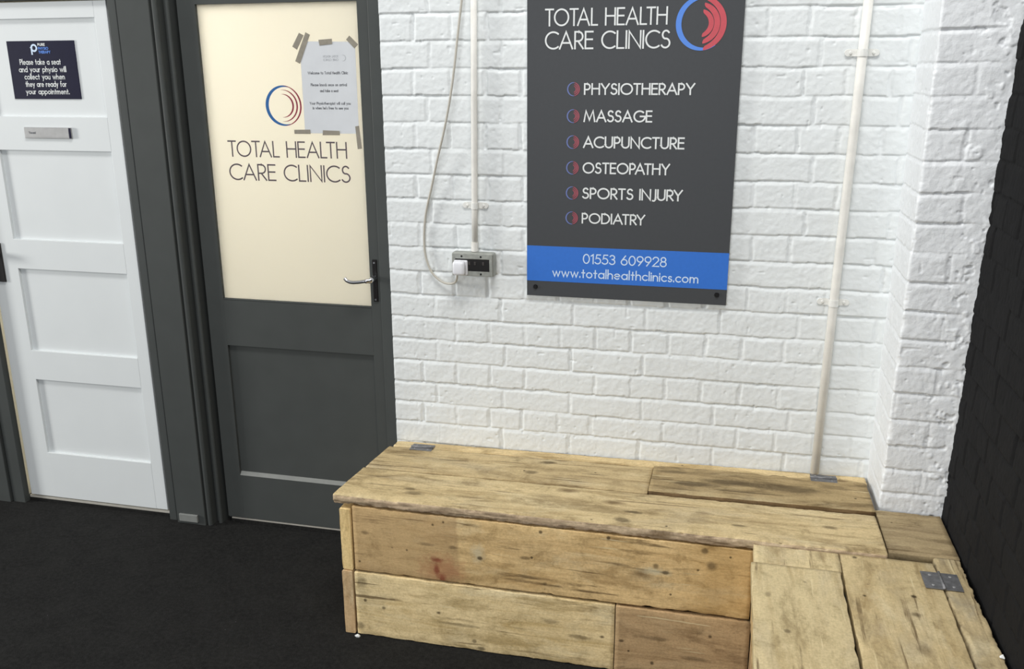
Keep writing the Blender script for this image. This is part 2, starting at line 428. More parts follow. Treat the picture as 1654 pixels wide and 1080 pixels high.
# white pier in the corner: return face, rounded arris, front face, one wrapped relief
PX, PY = 2.2, -0.241
def pier_place(u, z, h):
    lean = 0.004 * (z - 0.47)
    r = 0.006; L = 0.30
    c = L - r; s1 = c; s2 = c + r * math.pi / 2
    a = np.clip((u - s1) / r, 0, math.pi / 2)
    x = np.where(u < s1, PX, np.where(u < s2, PX + r - r * np.cos(a), PX + r + (u - s2)))
    y = np.where(u < s1, PY + L - u, np.where(u < s2, PY + r - r * np.sin(a), PY))
    nx = -np.cos(a); ny = -np.sin(a)
    return np.stack([x + nx * h + lean, y + ny * h, z], -1)
def pier_h(u, z):
    sm = 0.85 * sstep(u + 0.03 * fbm(u * 20, z * 14, 77, 3), 0.40, 0.46) + 0.35 * (u < 0.29)
    h = brick_height(u, z, 0.007, 31, 0.405, 0.119, 0.30, 0.24, 0.0052, 0.003, np.clip(sm, 0, 1))
    lump = sstep(u, 0.33, 0.45)
    h = h + lump * (0.0035 * fbm(u * 14, z * 9, 51, 3) + 0.0024 * sstep(fbm(u * 26, z * 20, 61, 3), 0.28, 0.42) - 0.003 * sstep(fbm(u * 40, z * 40, 67, 3), 0.3, 0.5))
    h = h - 0.004 * np.exp(-((u - 0.298) / 0.008) ** 2) * sstep(fbm(u * 2, z * 26, 91, 4), 0.0, 0.4)
    return h
pier = relief('wall_corner', span(0.0, 0.58, 0.0027), zz, pier_h, pier_place, M['pier_brick'])
tag(pier, kind='structure')

# black painted brick wall on the right
yy = np.concatenate([span(-0.19, -1.5, -0.0032)[::1] if False else -span(0.19, 1.5, 0.0032), -span(1.56, 4.6, 0.08)])
zb = np.concatenate([span(0.0, 0.39, 0.05), span(0.40, 2.03, 0.0034), span(2.06, 2.55, 0.04)])
def black_h(u, z):
    h = 0.8 * brick_height(u, z, 0.012, 71, -0.245, 0.119, -0.30, 0.238, 0.0045, 0.009)
    e = np.exp(-((u + 0.24) / 0.05) ** 2)
    return h + 0.0025 * fbm(u * 9, z * 9, 81, 3) + e * (0.0034 * fbm(u * 3, z * 9, 83, 3) + 0.0030 * fbm(u * 3, z * 48, 85, 4))
wall_right = relief('wall_right', yy, zb, black_h, lambda u, z, h: np.stack([2.3735 + 0.016 * np.maximum(z - 0.55, -0.1) - h, u, z], -1), M['black_brick'])
tag(wall_right, kind='structure')

# ---- room behind the doors
def panel(name, *a, mat): o = boxo(name, *a, mat); tag(o, kind='structure'); return o
panel('wall_far', -1.9, 1.2, 2.0, 2.08, 0, 2.5, mat=M['cream_wall'])
panel('wall_left', -1.9, -1.82, 0.13, 2.0, 0, 2.5, mat=M['cream_wall'])
panel('wall_inner', 1.12, 1.2, 0.33, 2.0, 0, 2.5, mat=M['cream_wall'])
panel('ceiling', -1.9, 1.2, 0.13, 2.08, 2.5, 2.56, mat=M['cream_wall'])
panel('wall_rear', 0.66, 2.3, 0.30, 0.33, 0, 2.55, mat=M['cream_wall'])
panel('wall_above', -2.6, 0.609, 0.02, 0.13, 2.10, 2.56, mat=M['grey_paint'])
panel('wall_side', -2.6, -1.225, 0.01, 0.13, 0, 2.10, mat=M['grey_paint'])

# ---- door frames (each a single joinery run)
def moulded(side):
    """Plan outline of the post between the doors: stop strip, flat board, bead, stop."""
    def bead(cx, cy, r, a0, a1, n=7):
        return [(cx + r * math.cos(math.radians(a0 + (a1 - a0) * i / n)), cy + r * math.sin(math.radians(a0 + (a1 - a0) * i / n))) for i in range(n + 1)]
    p = [(-0.388, 0.12), (-0.388, 0.075), (-0.3745, 0.072), (-0.3745, 0.014), (-0.372, 0.011), (-0.343, 0.011), (-0.3405, 0.014), (-0.3405, 0.030), (-0.3305, 0.030), (-0.3305, 0.0), (-0.328, -0.004),
         (-0.2065, -0.004), (-0.2045, -0.002), (-0.2045, 0.010), (-0.200, 0.010)]
    p += bead(-0.1905, 0.008, 0.0095, 180, 360)
    p += [(-0.181, 0.045), (-0.170, 0.045), (-0.170, 0.034)]
    p += bead(-0.1605, 0.034, 0.0085, 180, 360)
    p += [(-0.152, 0.085), (-0.120, 0.085), (-0.120, 0.12)]
    return p
t2 = obj('trim_2', extrude_z(bmesh.new(), moulded(0), 0.0, 2.10), M['grey_paint']); tag(t2, kind='structure')
obj('plinth', box(bmesh.new(), -0.314, -0.2335, -0.0135, -0.004, 0.012, 0.043, 0.002), M['grey_worn_lit'], t2)
t1 = obj('trim_1', extrude_z(bmesh.new(), [(-1.225, 0.12), (-1.225, -0.004), (-1.112, -0.004), (-1.110, -0.002), (-1.110, 0.02), (-1.103, 0.02), (-1.103, 0.006), (-1.101, 0.004),
        (-1.0470, 0.004), (-1.0455, 0.006), (-1.0455, 0.031), (-1.0900, 0.031), (-1.0900, 0.12)], 0.0, 2.10), M['grey_paint']); tag(t1, kind='structure')
obj('glow_lining', box(bmesh.new(), -1.0900, -1.0880, 0.0315, 0.125, 0.0, 1.953), M['cream_wall'], t1)  # cream lining added to catch back-room light so the gap glows
t3 = obj('trim_3', box(bmesh.new(), 0.556, 0.668, 0.037, 0.13, 0.0, 2.10, 0.0022), M['grey_paint']); tag(t3, kind='structure')
t4 = obj('trim_4', box(bmesh.new(), -1.0415, -0.3745, 0.012, 0.12, 1.953, 2.10, 0.002), M['grey_paint']); tag(t4, kind='structure')
t5 = obj('trim_5', box(bmesh.new(), -0.152, 0.556, 0.036, 0.12, 2.035, 2.10, 0.002), M['grey_paint']); tag(t5, kind='structure')
# thresholds: carpet runs up over a low sill, added pale strip on top catches back-room light
for i, (x0, x1, y0) in enumerate(((-1.0455, -0.3745, 0.030), (-0.120, 0.556, 0.046))):
    s = obj('trim_%d' % (6 + i), box(bmesh.new(), x0, x1, y0, y0 + 0.13, 0.0, 0.0155 - 0.003 * (1 - i), 0.001), M['carpet']); tag(s, kind='structure')
    obj('light_catch_strip', box(bmesh.new(), x0, x1, y0 + 0.003, y0 + 0.10, 0.0155 - 0.003 * (1 - i), 0.0215 + 0.001 * (1 - i), 0.0008), M['light_catch'], s)

# ---- stroke lettering ------------------------------------------------------
def arc(cx, cy, rx, ry, a0, a1, n=14):
    return [(cx + rx * math.cos(math.radians(a0 + (a1 - a0) * i / n)), cy + ry * math.sin(math.radians(a0 + (a1 - a0) * i / n))) for i in range(n + 1)]
X = 0.62
def rnd(w=0.58, a0=0, a1=360): return arc(w / 2, X / 2, w / 2, X / 2, a0, a1, 20)
GL = {
 'A': (.82, [[(0, 0), (.41, 1), (.82, 0)], [(.14, .34), (.68, .34)]]),
 'C': (.80, [arc(.5, .5, .5, .5, 52, 308, 22)]),
 'D': (.72, [[(0, 0), (0, 1), (.24, 1)] + arc(.24, .5, .48, .5, 90, -90) + [(0, 0)]]),
 'E': (.46, [[(.46, 1), (0, 1), (0, 0), (.46, 0)], [(0, .54), (.43, .54)]]),
 'G': (.92, [arc(.5, .5, .5, .5, 50, 360, 22) + [(.58, .5)]]),
 'H': (.66, [[(0, 0), (0, 1)], [(.66, 0), (.66, 1)], [(0, .54), (.66, .54)]]),
 'I': (.0, [[(0, 0), (0, 1)]]),
 'J': (.26, [[(.26, 1), (.26, .12)] + arc(.10, .12, .16, .22, 0, -115, 8)]),
 'L': (.40, [[(0, 1), (0, 0), (.40, 0)]]),
 'M': (.98, [[(0, 0), (.16, 1), (.49, .12), (.82, 1), (.98, 0)]]),
 'N': (.72, [[(0, 0), (0, 1), (.72, 0), (.72, 1)]]),
 'O': (1.0, [arc(.5, .5, .5, .5, 0, 360, 28)]),
 'P': (.48, [[(0, 0), (0, 1)], [(0, 1), (.21, 1)] + arc(.21, .72, .27, .28, 90, -90) + [(0, .44)]]),
 'R': (.50, [[(0, 0), (0, 1)], [(0, 1), (.22, 1)] + arc(.22, .72, .27, .28, 90, -90) + [(0, .44)], [(.20, .44), (.52, 0)]]),
 'S': (.50, [arc(.26, .76, .21, .24, 35, 250, 12) + arc(.24, .27, .26, .27, 75, -150, 14)]),
 'T': (.54, [[(0, 1), (.54, 1)], [(.27, 1), (.27, 0)]]),
 'U': (.62, [[(0, 1), (0, .31)] + arc(.31, .31, .31, .31, 180, 360) + [(.62, 1)]]),
 'V': (.74, [[(0, 1), (.37, 0), (.74, 1)]]),
 'W': (1.2, [[(0, 1), (.3, 0), (.6, 1), (.9, 0), (1.2, 1)]]),
 'Y': (.68, [[(0, 1), (.34, .48), (.68, 1)], [(.34, .48), (.34, 0)]]),
 '0': (.58, [arc(.29, .5, .29, .5, 0, 360, 22)]),
 '1': (.22, [[(0, .84), (.2, 1), (.2, 0)]]),
 '2': (.54, [arc(.27, .73, .26, .27, 170, -35, 12) + [(0, 0), (.56, 0)]]),
 '3': (.52, [arc(.26, .76, .22, .24, 155, -80, 10), arc(.25, .28, .27, .28, 90, -150, 12)]),
 '5': (.52, [[(.5, 1), (.16, 1), (.08, .56)] + arc(.24, .32, .29, .32, 110, -145, 12)]),
 '6': (.58, [[(.40, 1), (.05, .45)] , arc(.29, .30, .28, .30, 0, 360, 20)]),
 '8': (.54, [arc(.27, .76, .22, .24, 0, 360, 18), arc(.27, .27, .27, .27, 0, 360, 18)]),
 '9': (.58, [[(.18, 0), (.53, .55)], arc(.29, .70, .28, .30, 0, 360, 20)]),
 'a': (.58, [rnd(), [(.58, X), (.58, 0)]]),
 'b': (.58, [rnd(), [(0, 1.06), (0, 0)]]),
 'c': (.48, [rnd(.58, 48, 312)]),
 'd': (.58, [rnd(), [(.58, 1.06), (.58, 0)]]),
 'e': (.58, [[(.02, .33)] + [(.58, .33)] + arc(.29, X / 2, .29, X / 2, 4, 310, 18)]),
 'f': (.32, [arc(.26, .88, .16, .18, 70, 180, 7) + [(.10, 0)], [(0, X - .04), (.28, X - .04)]]),
 'g': (.58, [rnd(), [(.58, X), (.58, -.1)] + arc(.29, -.1, .29, .22, 0, -150, 8)]),
 'h': (.48, [[(0, 1.06), (0, 0)], [(0, .36)] + arc(.24, .36, .24, .26, 180, 0, 10) + [(.48, 0)]]),
 'i': (.0, [[(0, 0), (0, X)], [(0, .84), (0, .93)]]),
 'k': (.44, [[(0, 1.06), (0, 0)], [(.40, X), (0, .28)], [(.14, .38), (.46, 0)]]),
 'l': (.0, [[(0, 0), (0, 1.06)]]),
 'm': (.80, [[(0, X), (0, 0)], [(0, .38)] + arc(.2, .38, .2, .24, 180, 0, 8) + [(.4, 0)], [(.4, .38)] + arc(.6, .38, .2, .24, 180, 0, 8) + [(.8, 0)]]),
 'n': (.46, [[(0, X), (0, 0)], [(0, .36)] + arc(.23, .36, .23, .26, 180, 0, 10) + [(.46, 0)]]),
 'o': (.58, [rnd()]),
 'p': (.58, [rnd(), [(0, X), (0, -.32)]]),
 'r': (.26, [[(0, X), (0, 0)], [(0, .36)] + arc(.22, .36, .22, .24, 180, 70, 6)]),
 's': (.36, [arc(.19, .47, .15, .15, 40, 250, 9) + arc(.18, .16, .18, .165, 75, -150, 10)]),
 't': (.30, [[(.15, .92), (.15, 0)], [(0, X - .04), (.30, X - .04)]]),
 'u': (.46, [[(0, X), (0, .25)] + arc(.23, .25, .23, .25, 180, 360, 10) + [(.46, X)], [(.46, X), (.46, 0)]]),
 'v': (.46, [[(0, X), (.23, 0), (.46, X)]]),
 'w': (.78, [[(0, X), (.2, 0), (.39, X), (.58, 0), (.78, X)]]),
 'y': (.48, [[(0, X), (.25, .04)], [(.48, X), (.12, -.34)]]),
 '.': (.0, [[(0, 0), (0, .10)]]),
 "'": (.0, [[(0, 1.04), (0, .82)]]),
 ' ': (.26, []),
}
TIGHT = {('T', 'O'): -.06, ('T', 'A'): -.16, ('A', 'T'): -.14, ('L', 'T'): -.12, ('P', 'A'): -.14, ('A', 'P'): -.02, ('A', 'Y'): -.12, ('R', 'Y'): -.08, ('O', 'T'): -.04, ('A', 'C'): -.05, ('C', 'A'): -.05}
def ribbon(bm, P, th, y, close=False):
    n = len(P); L = []; R = []
    for i, p in enumerate(P):
        p = Vector(p)
        a = Vector(P[i - 1]) if i > 0 else (Vector(P[-2]) if close else None)
        b = Vector(P[i + 1]) if i < n - 1 else (Vector(P[1]) if close else None)
        d1 = (p - a).normalized() if a is not None else None
        d2 = (b - p).normalized() if b is not None else None
        d1 = d1 or d2; d2 = d2 or d1
        n1 = Vector((-d1.y, d1.x)); n2 = Vector((-d2.y, d2.x)); m = n1 + n2
        m = m.normalized() if m.length > 1e-6 else n1
        k = min(1 / max(m.dot(n1), 0.35), 2.2)
        if a is None: p = p - d2 * th * 0.5
        if b is None: p = p + d1 * th * 0.5
        L.append(bm.verts.new((p.x + m.x * k * th / 2, y, p.y + m.y * k * th / 2)))
        R.append(bm.verts.new((p.x - m.x * k * th / 2, y, p.y - m.y * k * th / 2)))
    for i in range(n - 1): bm.faces.new((L[i], R[i], R[i + 1], L[i + 1]))
def text_mesh(bm, s, x0, x1, zb, zt, y, weight=0.09, gap=0.20, slope=0.0, flip=False):
    """Geometric sans lettering filling x0..x1, from baseline zb to cap height zt, on the plane y."""
    pen = 0; items = []
    for i, c in enumerate(s):
        w, strokes = GL[c]
        if i: pen += gap + TIGHT.get((s[i - 1], c), 0)
        items.append((pen, strokes)); pen += w
    H = zt - zb; sx = (x1 - x0 - weight * H) / pen; xo = x0 + weight * H / 2
    inset = weight / 2
    for ci, (px, strokes) in enumerate(items):
        for si, st in enumerate(strokes):
            P = []
            for (gx, gy) in st:
                gx2 = xo + (px + gx) * sx
                if flip: gx2 = x0 + x1 - gx2
                gy2 = inset + gy * (1 - 2 * inset)
                P.append((gx2, zb + gy2 * H + slope * (gx2 - x0)))
            closed = (abs(P[0][0] - P[-1][0]) + abs(P[0][1] - P[-1][1]) < 1e-6) and len(P) > 3
            ribbon(bm, P, weight * H, y - 0.0001 * si - 0.00005 * (ci % 2), closed)
    for f in bm.faces:
        f.normal_update()
        if f.normal.y > 0: f.normal_flip()
    return bm
def text_obj(name, s, x0, x1, zb, zt, y, mat, parent, **kw):
    return obj(name, text_mesh(bmesh.new(), s, x0, x1, zb, zt, y, **kw), mat, parent)
def crescent(bm, cx, cz, r_out, width, a0, a1, y, sx=1.0, n=40, base=0.06, pw=0.8):
    prev = None
    for i in range(n + 1):
        t = i / n; a = math.radians(a0 + (a1 - a0) * t); w = width * (base + (1 - base) * math.sin(math.pi * t) ** pw)
        q = [bm.verts.new((cx + sx * r * math.cos(a), y, cz + r * math.sin(a))) for r in (r_out, r_out - w)]
        if prev: bm.faces.new((prev[0], prev[1], q[1], q[0]))
        prev = q
    for f in bm.faces:
        f.normal_update()
        if f.normal.y > 0: f.normal_flip()
    return bm
def quad(bm, pts, y, th=0.0004):
    """Thin sheet from (x, z) corners."""
    a = [bm.verts.new((x, y, z)) for x, z in pts]; b = [bm.verts.new((x, y - th, z)) for x, z in pts]; n = len(pts)
    bm.faces.new(a); bm.faces.new(b[::-1])
    for i in range(n): bm.faces.new((a[i], b[i], b[(i + 1) % n], a[(i + 1) % n]))
    bmesh.ops.recalc_face_normals(bm, faces=bm.faces)
    return bm

# ---- white panelled door ---------------------------------------------------
d1 = thing('door_1', (-0.7125, 0.03, 0.027), kind='structure')
DX0, DX1, DZ0, DZ1 = -1.0330, -0.3925, 0.0285, 1.948
boxo('panel', DX0 + 0.05, DX1 - 0.03, 0.041, 0.058, DZ0 + 0.05, DZ1 - 0.02, M['white_paint'], d1)
boxo('stile', DX0, -0.920, 0.030, 0.062, DZ0, DZ1, M['white_paint'], d1, 0.0012)
boxo('stile', -0.444, DX1, 0.030, 0.062, DZ0, DZ1, M['white_paint'], d1, 0.0012)
for z0, z1 in ((DZ0, 0.2265), (0.5415, 0.662), (0.991, 1.105), (1.4385, 1.5585), (1.893, DZ1)):
    boxo('rail', -0.921, -0.443, 0.0294, 0.062, z0, z1, M['white_paint'], d1, 0.0012)
lh = boxo('handle_plate', -1.022, -0.9805, 0.0225, 0.030, 0.936, 1.088, M['black_plastic'], d1, 0.002)
lv = bmesh.new(); cyl(lv, (-1.001, 0.0225, 1.043), (-1.001, -0.012, 1.043), 0.011); tube(lv, spline([(-1.001, -0.012, 1.043), (-0.985, -0.016, 1.043), (-1.02, -0.018, 1.044), (-1.085, -0.012, 1.046)][::1][2:] and [(-0.996, -0.012, 1.043), (-1.02, -0.016, 1.043), (-1.06, -0.016, 1.044), (-1.10, -0.012, 1.044)]), 0.0085)
obj('lever', lv, M['chrome'], lh, True)

# sign on the white door
ds = thing('door_sign', (-0.685, 0.0285, 1.62), 'navy rectangular notice with white writing fixed to the white panelled door', 'sign')
boxo('sign_plate', -0.8235, -0.5445, 0.0375, 0.041, 1.6205, 1.8195, M['navy'], ds, 0.0008)
for s, x0, x1, zb, zt in (('Please take a seat', -0.779, -0.608, 1.7385, 1.7580), ('and your physio will', -0.787, -0.590, 1.7130, 1.7325), ('collect you when', -0.768, -0.600, 1.6880, 1.7075),
                          ('they are ready for', -0.768, -0.597, 1.6625, 1.6820), ('your appointment.', -0.771, -0.589, 1.6370, 1.6560)):
    text_obj('lettering', s, x0, x1, zb, zt, 0.0368, M['print_white'], ds, weight=0.135, gap=0.24)
lg = bmesh.new(); ribbon(lg, [(-0.7215, 1.7755), (-0.7215, 1.7955)] + arc(-0.7110, 1.7955, 0.0105, 0.0105, 180, 0, 10), 0.0062, 0.0368); ribbon(lg, arc(-0.7110, 1.7955, 0.0105, 0.0105, 0, -150, 8), 0.0062, 0.0367)
for f in lg.faces:
    f.normal_update()
    if f.normal.y > 0: f.normal_flip()
obj('emblem', lg, M['print_ice'], ds)
for s, z, m, x1 in (('PURE', 1.8020, 'print_white', -0.664), ('PHYSIO', 1.7890, 'logo_blue', -0.652), ('THERAPY', 1.7765, 'logo_blue', -0.645)):
    text_obj('lettering', s, -0.694, x1, z, z + 0.0095, 0.0368, M[m], ds, weight=0.2, gap=0.3)
# sliding nameplate
npl = thing('nameplate', (-0.694, 0.0225, 1.4825), 'slim silver vacancy plate on the rail of the white panelled door', 'door plate')
boxo('holder', -0.7925, -0.5945, 0.0225, 0.0294, 1.4825, 1.5215, M['alu'], npl, 0.0015)
boxo('insert', -0.786, -0.604, 0.0215, 0.0225, 1.4875, 1.5135, M['alu'], npl)
boxo('end_cap', -0.6025, -0.5945, 0.0205, 0.0225, 1.484, 1.520, M['navy'], npl)
text_obj('lettering', 'Vacant', -0.772, -0.742, 1.4985, 1.5075, 0.0211, M['ink'], npl, weight=0.16, gap=0.22)

# ---- grey glazed door ------------------------------------------------------
d2 = thing('door_2', (0.2, 0.045, 0.026), kind='structure')
GX0, GX1, GZ0, GZ1 = -0.132, 0.60, 0.0255, 2.032
gy0, gy1 = 0.046, 0.086
boxo('stile', GX0, -0.0635, gy0, gy1, GZ0, GZ1, M['grey_paint'], d2, 0.001)
boxo('stile', 0.5165, 0.556, gy0, gy1, GZ0, GZ1, M['grey_paint'], d2, 0.001)
boxo('rail', -0.0635, 0.5165, gy0, gy1, 1.9285, GZ1, M['grey_paint'], d2)
boxo('rail', -0.0635, 0.5165, gy0, gy1, 0.7365, 0.9095, M['grey_paint'], d2)
boxo('rail', -0.0635, 0.5165, gy0, gy1, GZ0, 0.2085, M['grey_paint'], d2)
boxo('panel', -0.0635, 0.5165, 0.058, 0.075, 0.2085, 0.7365, M['grey_paint'], d2)
bm = bmesh.new()   # sloping ledge along the foot of the panel
v = [bm.verts.new(p) for p in ((-0.0635, 0.0462, 0.2085), (0.5165, 0.0462, 0.2085), (0.5165, 0.058, 0.2215), (-0.0635, 0.058, 0.2215), (-0.0635, 0.058, 0.2085), (0.5165, 0.058, 0.2085))]
for f in ((0, 1, 2, 3), (0, 3, 4), (1, 5, 2), (0, 4, 5, 1), (3, 2, 5, 4)): bm.faces.new([v[i] for i in f])
obj('moulding', bm, M['grey_worn_lit'], d2)  # paler grey paints the light falling on the ledge from above
boxo('glazing_bead', -0.0635, 0.5165, 0.0475, 0.060, 0.9095, 0.9155, M['grey_paint'], d2, 0.0015)
pane = boxo('glass_pane', -0.0625, 0.5155, 0.0565, 0.0605, 0.910, 1.928, M['pane'], d2)
tt = bmesh.new(); text_mesh(tt, 'TOTAL HEALTH', 0.006, 0.452, 1.4265, 1.4825, 0.0561, 0.088, 0.17)
obj('lettering', tt, M['vinyl'], pane)
tt = bmesh.new(); text_mesh(tt, 'CARE CLINICS', 0.003, 0.460, 1.3455, 1.4035, 0.0561, 0.088, 0.17)
obj('lettering', tt, M['vinyl'], pane)
CX, CZ, CRr = 0.2300, 1.6000, 0.0665
obj('emblem', crescent(bmesh.new(), CX, CZ, CRr, 0.0115, 62, 300, 0.0561), M['vinyl_blue'], pane)
red = bmesh.new(); yr = 0.0560
for k, (ro, wd, sh) in enumerate(((0.0665, 0.0058, 0.0), (0.0525, 0.0056, 0.0005), (0.0385, 0.0062, 0.0))):
    crescent(red, CX + sh, CZ, ro, wd, -98 + 8 * (k == 0), 98 - 8 * (k == 0), yr, n=34, pw=0.9)
obj('emblem', red, M['vinyl_red'], pane)
hp = boxo('handle_plate', 0.5285, 0.5455, 0.0405, 0.046, 0.936, 1.086, M['black_plastic'], d2, 0.0015)
lv = bmesh.new(); cyl(lv, (0.5365, 0.0405, 1.021), (0.5365, -0.008, 1.021), 0.0105, 0.0085)
tube(lv, spline([(0.5365, -0.004, 1.021), (0.521, -0.011, 1.020), (0.495, -0.012, 1.016), (0.472, -0.012, 1.0145), (0.455, -0.011, 1.019), (0.446, -0.009, 1.027)]), [0.0082] * 8 + [0.0062] * 33)
obj('lever', lv, M['chrome'], hp, True)
for zz_ in (1.075, 0.944):
    s_ = bmesh.new(); cyl(s_, (0.537, 0.0405, zz_), (0.537, 0.0385, zz_), 0.0035, n=12); obj('screw', s_, M['chrome'], hp)

# paper notice taped to the glass
pn = thing('paper_notice', (0.40, 0.0555, 1.51), 'white printed paper sheet taped to the lit glass of the grey door', 'notice')
ps = obj('sheet', quad(bmesh.new(), [(0.3032, 1.5100), (0.4994, 1.5100), (0.5010, 1.8030), (0.3290, 1.8065), (0.3045, 1.7460)], 0.0556, 0.0005), M['paper'], pn)
for s, x0, x1, zb, zt, m, fl in (('Welcome to Total Health Clinic', 0.327, 0.471, 1.7015, 1.7110, 'ink', 0), ('Please knock once on arrival', 0.335, 0.465, 1.6635, 1.6730, 'ink', 0), ('and take a seat', 0.367, 0.434, 1.6445, 1.6540, 'ink', 0),
                             ('Your Physiotherapist will call you', 0.327, 0.475, 1.6040, 1.6130, 'ink', 0), ("in when he's free to see you", 0.337, 0.466, 1.5885, 1.5980, 'ink', 0), ('TOTAL HEALTH', 0.386, 0.440, 1.7545, 1.7620, 'ink_faint', 1), ('CARE CLINICS', 0.386, 0.440, 1.7440, 1.7515, 'ink_faint', 1)):
    text_obj('lettering', s, x0, x1, zb, zt, 0.0549, M[m], ps, weight=0.17, gap=0.26, flip=bool(fl))
obj('emblem', crescent(bmesh.new(), 0.457, 1.753, 0.010, 0.003, -120, 120, 0.0549), M['ink_faint'], ps)
def strip(x0, z0, x1, z1, w):
    d = Vector((x1 - x0, z1 - z0)).normalized(); nx, nz = -d.y * w / 2, d.x * w / 2
    j = lambda: random.uniform(-0.0015, 0.0015)
    return [(x0 + nx + j(), z0 + nz), (x0 - nx, z0 - nz + j()), (x1 - nx + j(), z1 - nz), (x1 + nx, z1 + nz + j())]
for k, q in enumerate(((0.2865, 1.7860, 0.3130, 1.8300, 0.0185), (0.2935, 1.7400, 0.3370, 1.8310, 0.0185), (0.3755, 1.8020, 0.4220, 1.8060, 0.0175), (0.4770, 1.8160, 0.5060, 1.7890, 0.0180),
          (0.2640, 1.5135, 0.3235, 1.5150, 0.0150), (0.3680, 1.5130, 0.4300, 1.5120, 0.0150), (0.4945, 1.5360, 0.5000, 1.4600, 0.0150))):
    obj('tape', quad(bmesh.new(), strip(*q), 0.0547 - 0.0004 * (k % 3), 0.0003), M['tape'], pn)

# ---- clinic sign on the brick wall ------------------------------------------
sg = thing('wall_sign', (1.409, -0.012, 1.0), 'tall charcoal and blue board listing clinic services on white brick wall', 'sign')
SX0, SX1, SZ0, SZ1 = 1.0908, 1.7285, 1.0025, 1.955
boxo('board_edge', SX0 + 0.0006, SX1 - 0.0006, -0.0095, -0.0025, SZ0 + 0.0006, SZ1 - 0.0006, M['sign_edge'], sg)
boxo('board', SX0, SX1, -0.0125, -0.0095, SZ0, SZ1, M['sign_panel'], sg)
boxo('blue_band', SX0, SX1, -0.0131, -0.0125, 1.0525, 1.1680, M['sign_blue'], sg)
yl = -0.0133
text_obj('lettering', 'TOTAL HEALTH', 1.146, 1.511, 1.8375, 1.8880, yl, M['print_white'], sg, weight=0.095, gap=0.17)
text_obj('lettering', 'CARE CLINICS', 1.146, 1.522, 1.7710, 1.8235, yl, M['print_white'], sg, weight=0.095, gap=0.17)
for s, x1, zb, zt in (('PHYSIOTHERAPY', 1.600, 1.6385, 1.6730), ('MASSAGE', 1.4775, 1.5580, 1.5938), ('ACUPUNCTURE', 1.577, 1.4797, 1.5155), ('OSTEOPATHY', 1.537, 1.4015, 1.4365), ('SPORTS INJURY', 1.579, 1.3230, 1.3585), ('PODIATRY', 1.4675, 1.2450, 1.2790)):
    text_obj('lettering', s, 1.268, x1, zb, zt, yl, M['print_white'], sg, weight=0.135, gap=0.20)
    cz = (zb + zt) / 2 - 0.0005
    e = obj('bullet_emblem', crescent(bmesh.new(), 1.2355, cz, 0.0205, 0.0042, 62, 300, yl, 0.95), M['bullet_blue'], sg)
    r_ = bmesh.new()
    for ro, wd in ((0.0205, 0.0042), (0.0155, 0.0042), (0.0105, 0.0040)): crescent(r_, 1.2355, cz, ro, wd, -82, 82, yl - 0.0001, 1.0, n=20, pw=0.4, base=0.25)
    obj('arcs', r_, M['bullet_red'], e)
text_obj('lettering', '01553 609928', 1.274, 1.540, 1.1155, 1.1480, yl, M['print_ice'], sg, weight=0.11, gap=0.17)
text_obj('lettering', 'www.totalhealthclinics.com', 1.175, 1.640, 1.0685, 1.0985, yl, M['print_ice'], sg, weight=0.12, gap=0.215)
obj('emblem', crescent(bmesh.new(), 1.6085, 1.8395, 0.0755, 0.0165, 58, 306, yl, 0.97), M['logo_blue'], sg)
r_ = bmesh.new()
for ro, wd in ((0.0755, 0.0172), (0.0570, 0.0172), (0.0385, 0.0150)): crescent(r_, 1.6065, 1.8395, ro, wd, -82, 80, yl - 0.0001, 0.97, n=34, pw=0.30, base=0.30)
obj('emblem', r_, M['logo_red'], sg)
for x, z in ((1.119, 1.0320), (1.6985, 1.0345), (1.119, 1.928), (1.6985, 1.928)):
    s_ = bmesh.new(); cyl(s_, (x, -0.0125, z), (x, -0.0165, z), 0.0078, 0.0062, 20); obj('screw', s_, M['screw'], sg)

# ---- conduits --------------------------------------------------------------
def clip(parent, x, z, y, r, ang=0.0, tilt=0.0):
    b = bmesh.new()
    pts = arc(0, 0, r + 0.0016, r + 0.0016, 180, 360, 12)
    # half-round strap over the pipe with two flat feet
    prof = [(-r - 0.024, 0.0), (-r - 0.0016, 0.0)] + [(px, py - 0.0) for px, py in pts] + [(r + 0.0016, 0.0), (r + 0.024, 0.0)]
    yb = -0.0035
    ring = []
    for px, py in prof:
        yw = (y + py) if abs(px) < r + 0.0015 else yb
        ring.append((x + px, yw))
    for (xa, ya), (xb_, yb_) in zip(ring, ring[1:]):
        v = [b.verts.new(p) for p in ((xa, ya, z - 0.010), (xb_, yb_, z - 0.010), (xb_, yb_, z + 0.010), (xa, ya, z + 0.010))]; b.faces.new(v)
    bmesh.ops.remove_doubles(b, verts=b.verts, dist=1e-5)
    bmesh.ops.solidify(b, geom=list(b.faces), thickness=0.0016)
    for sx in (-1, 1): cyl(b, (x + sx * (r + 0.024), yb + 0.0006, z), (x + sx * (r + 0.024), yb - 0.0012, z), 0.0098, 0.0092, 20)
    c = obj('clip', b, M['clip'], parent)
    for sx in (-1, 1):
        s = bmesh.new(); cyl(s, (x + sx * (r + 0.0175), yb - 0.001, z), (x + sx * (r + 0.0175), yb - 0.0042, z), 0.0042, 0.0032, 12); obj('screw', s, M['clip'], c)
cd = thing('conduit', (0.917, -0.015, 1.16), 'white conduit pipe running down into the metal wall socket', 'pipe', 'painted conduits')
b = bmesh.new(); tube(b, [(0.9255, -0.0150, 1.985), (0.921, -0.0155, 1.62), (0.917, -0.0150, 1.29), (0.9165, -0.0165, 1.150)], 0.0098, 20); obj('pipe', b, M['conduit'], cd, True)
b = bmesh.new(); cyl(b, (0.9165, -0.0165, 1.142), (0.9165, -0.0165, 1.172), 0.0118, 0.0118, 20); obj('coupling', b, M['conduit'], cd)
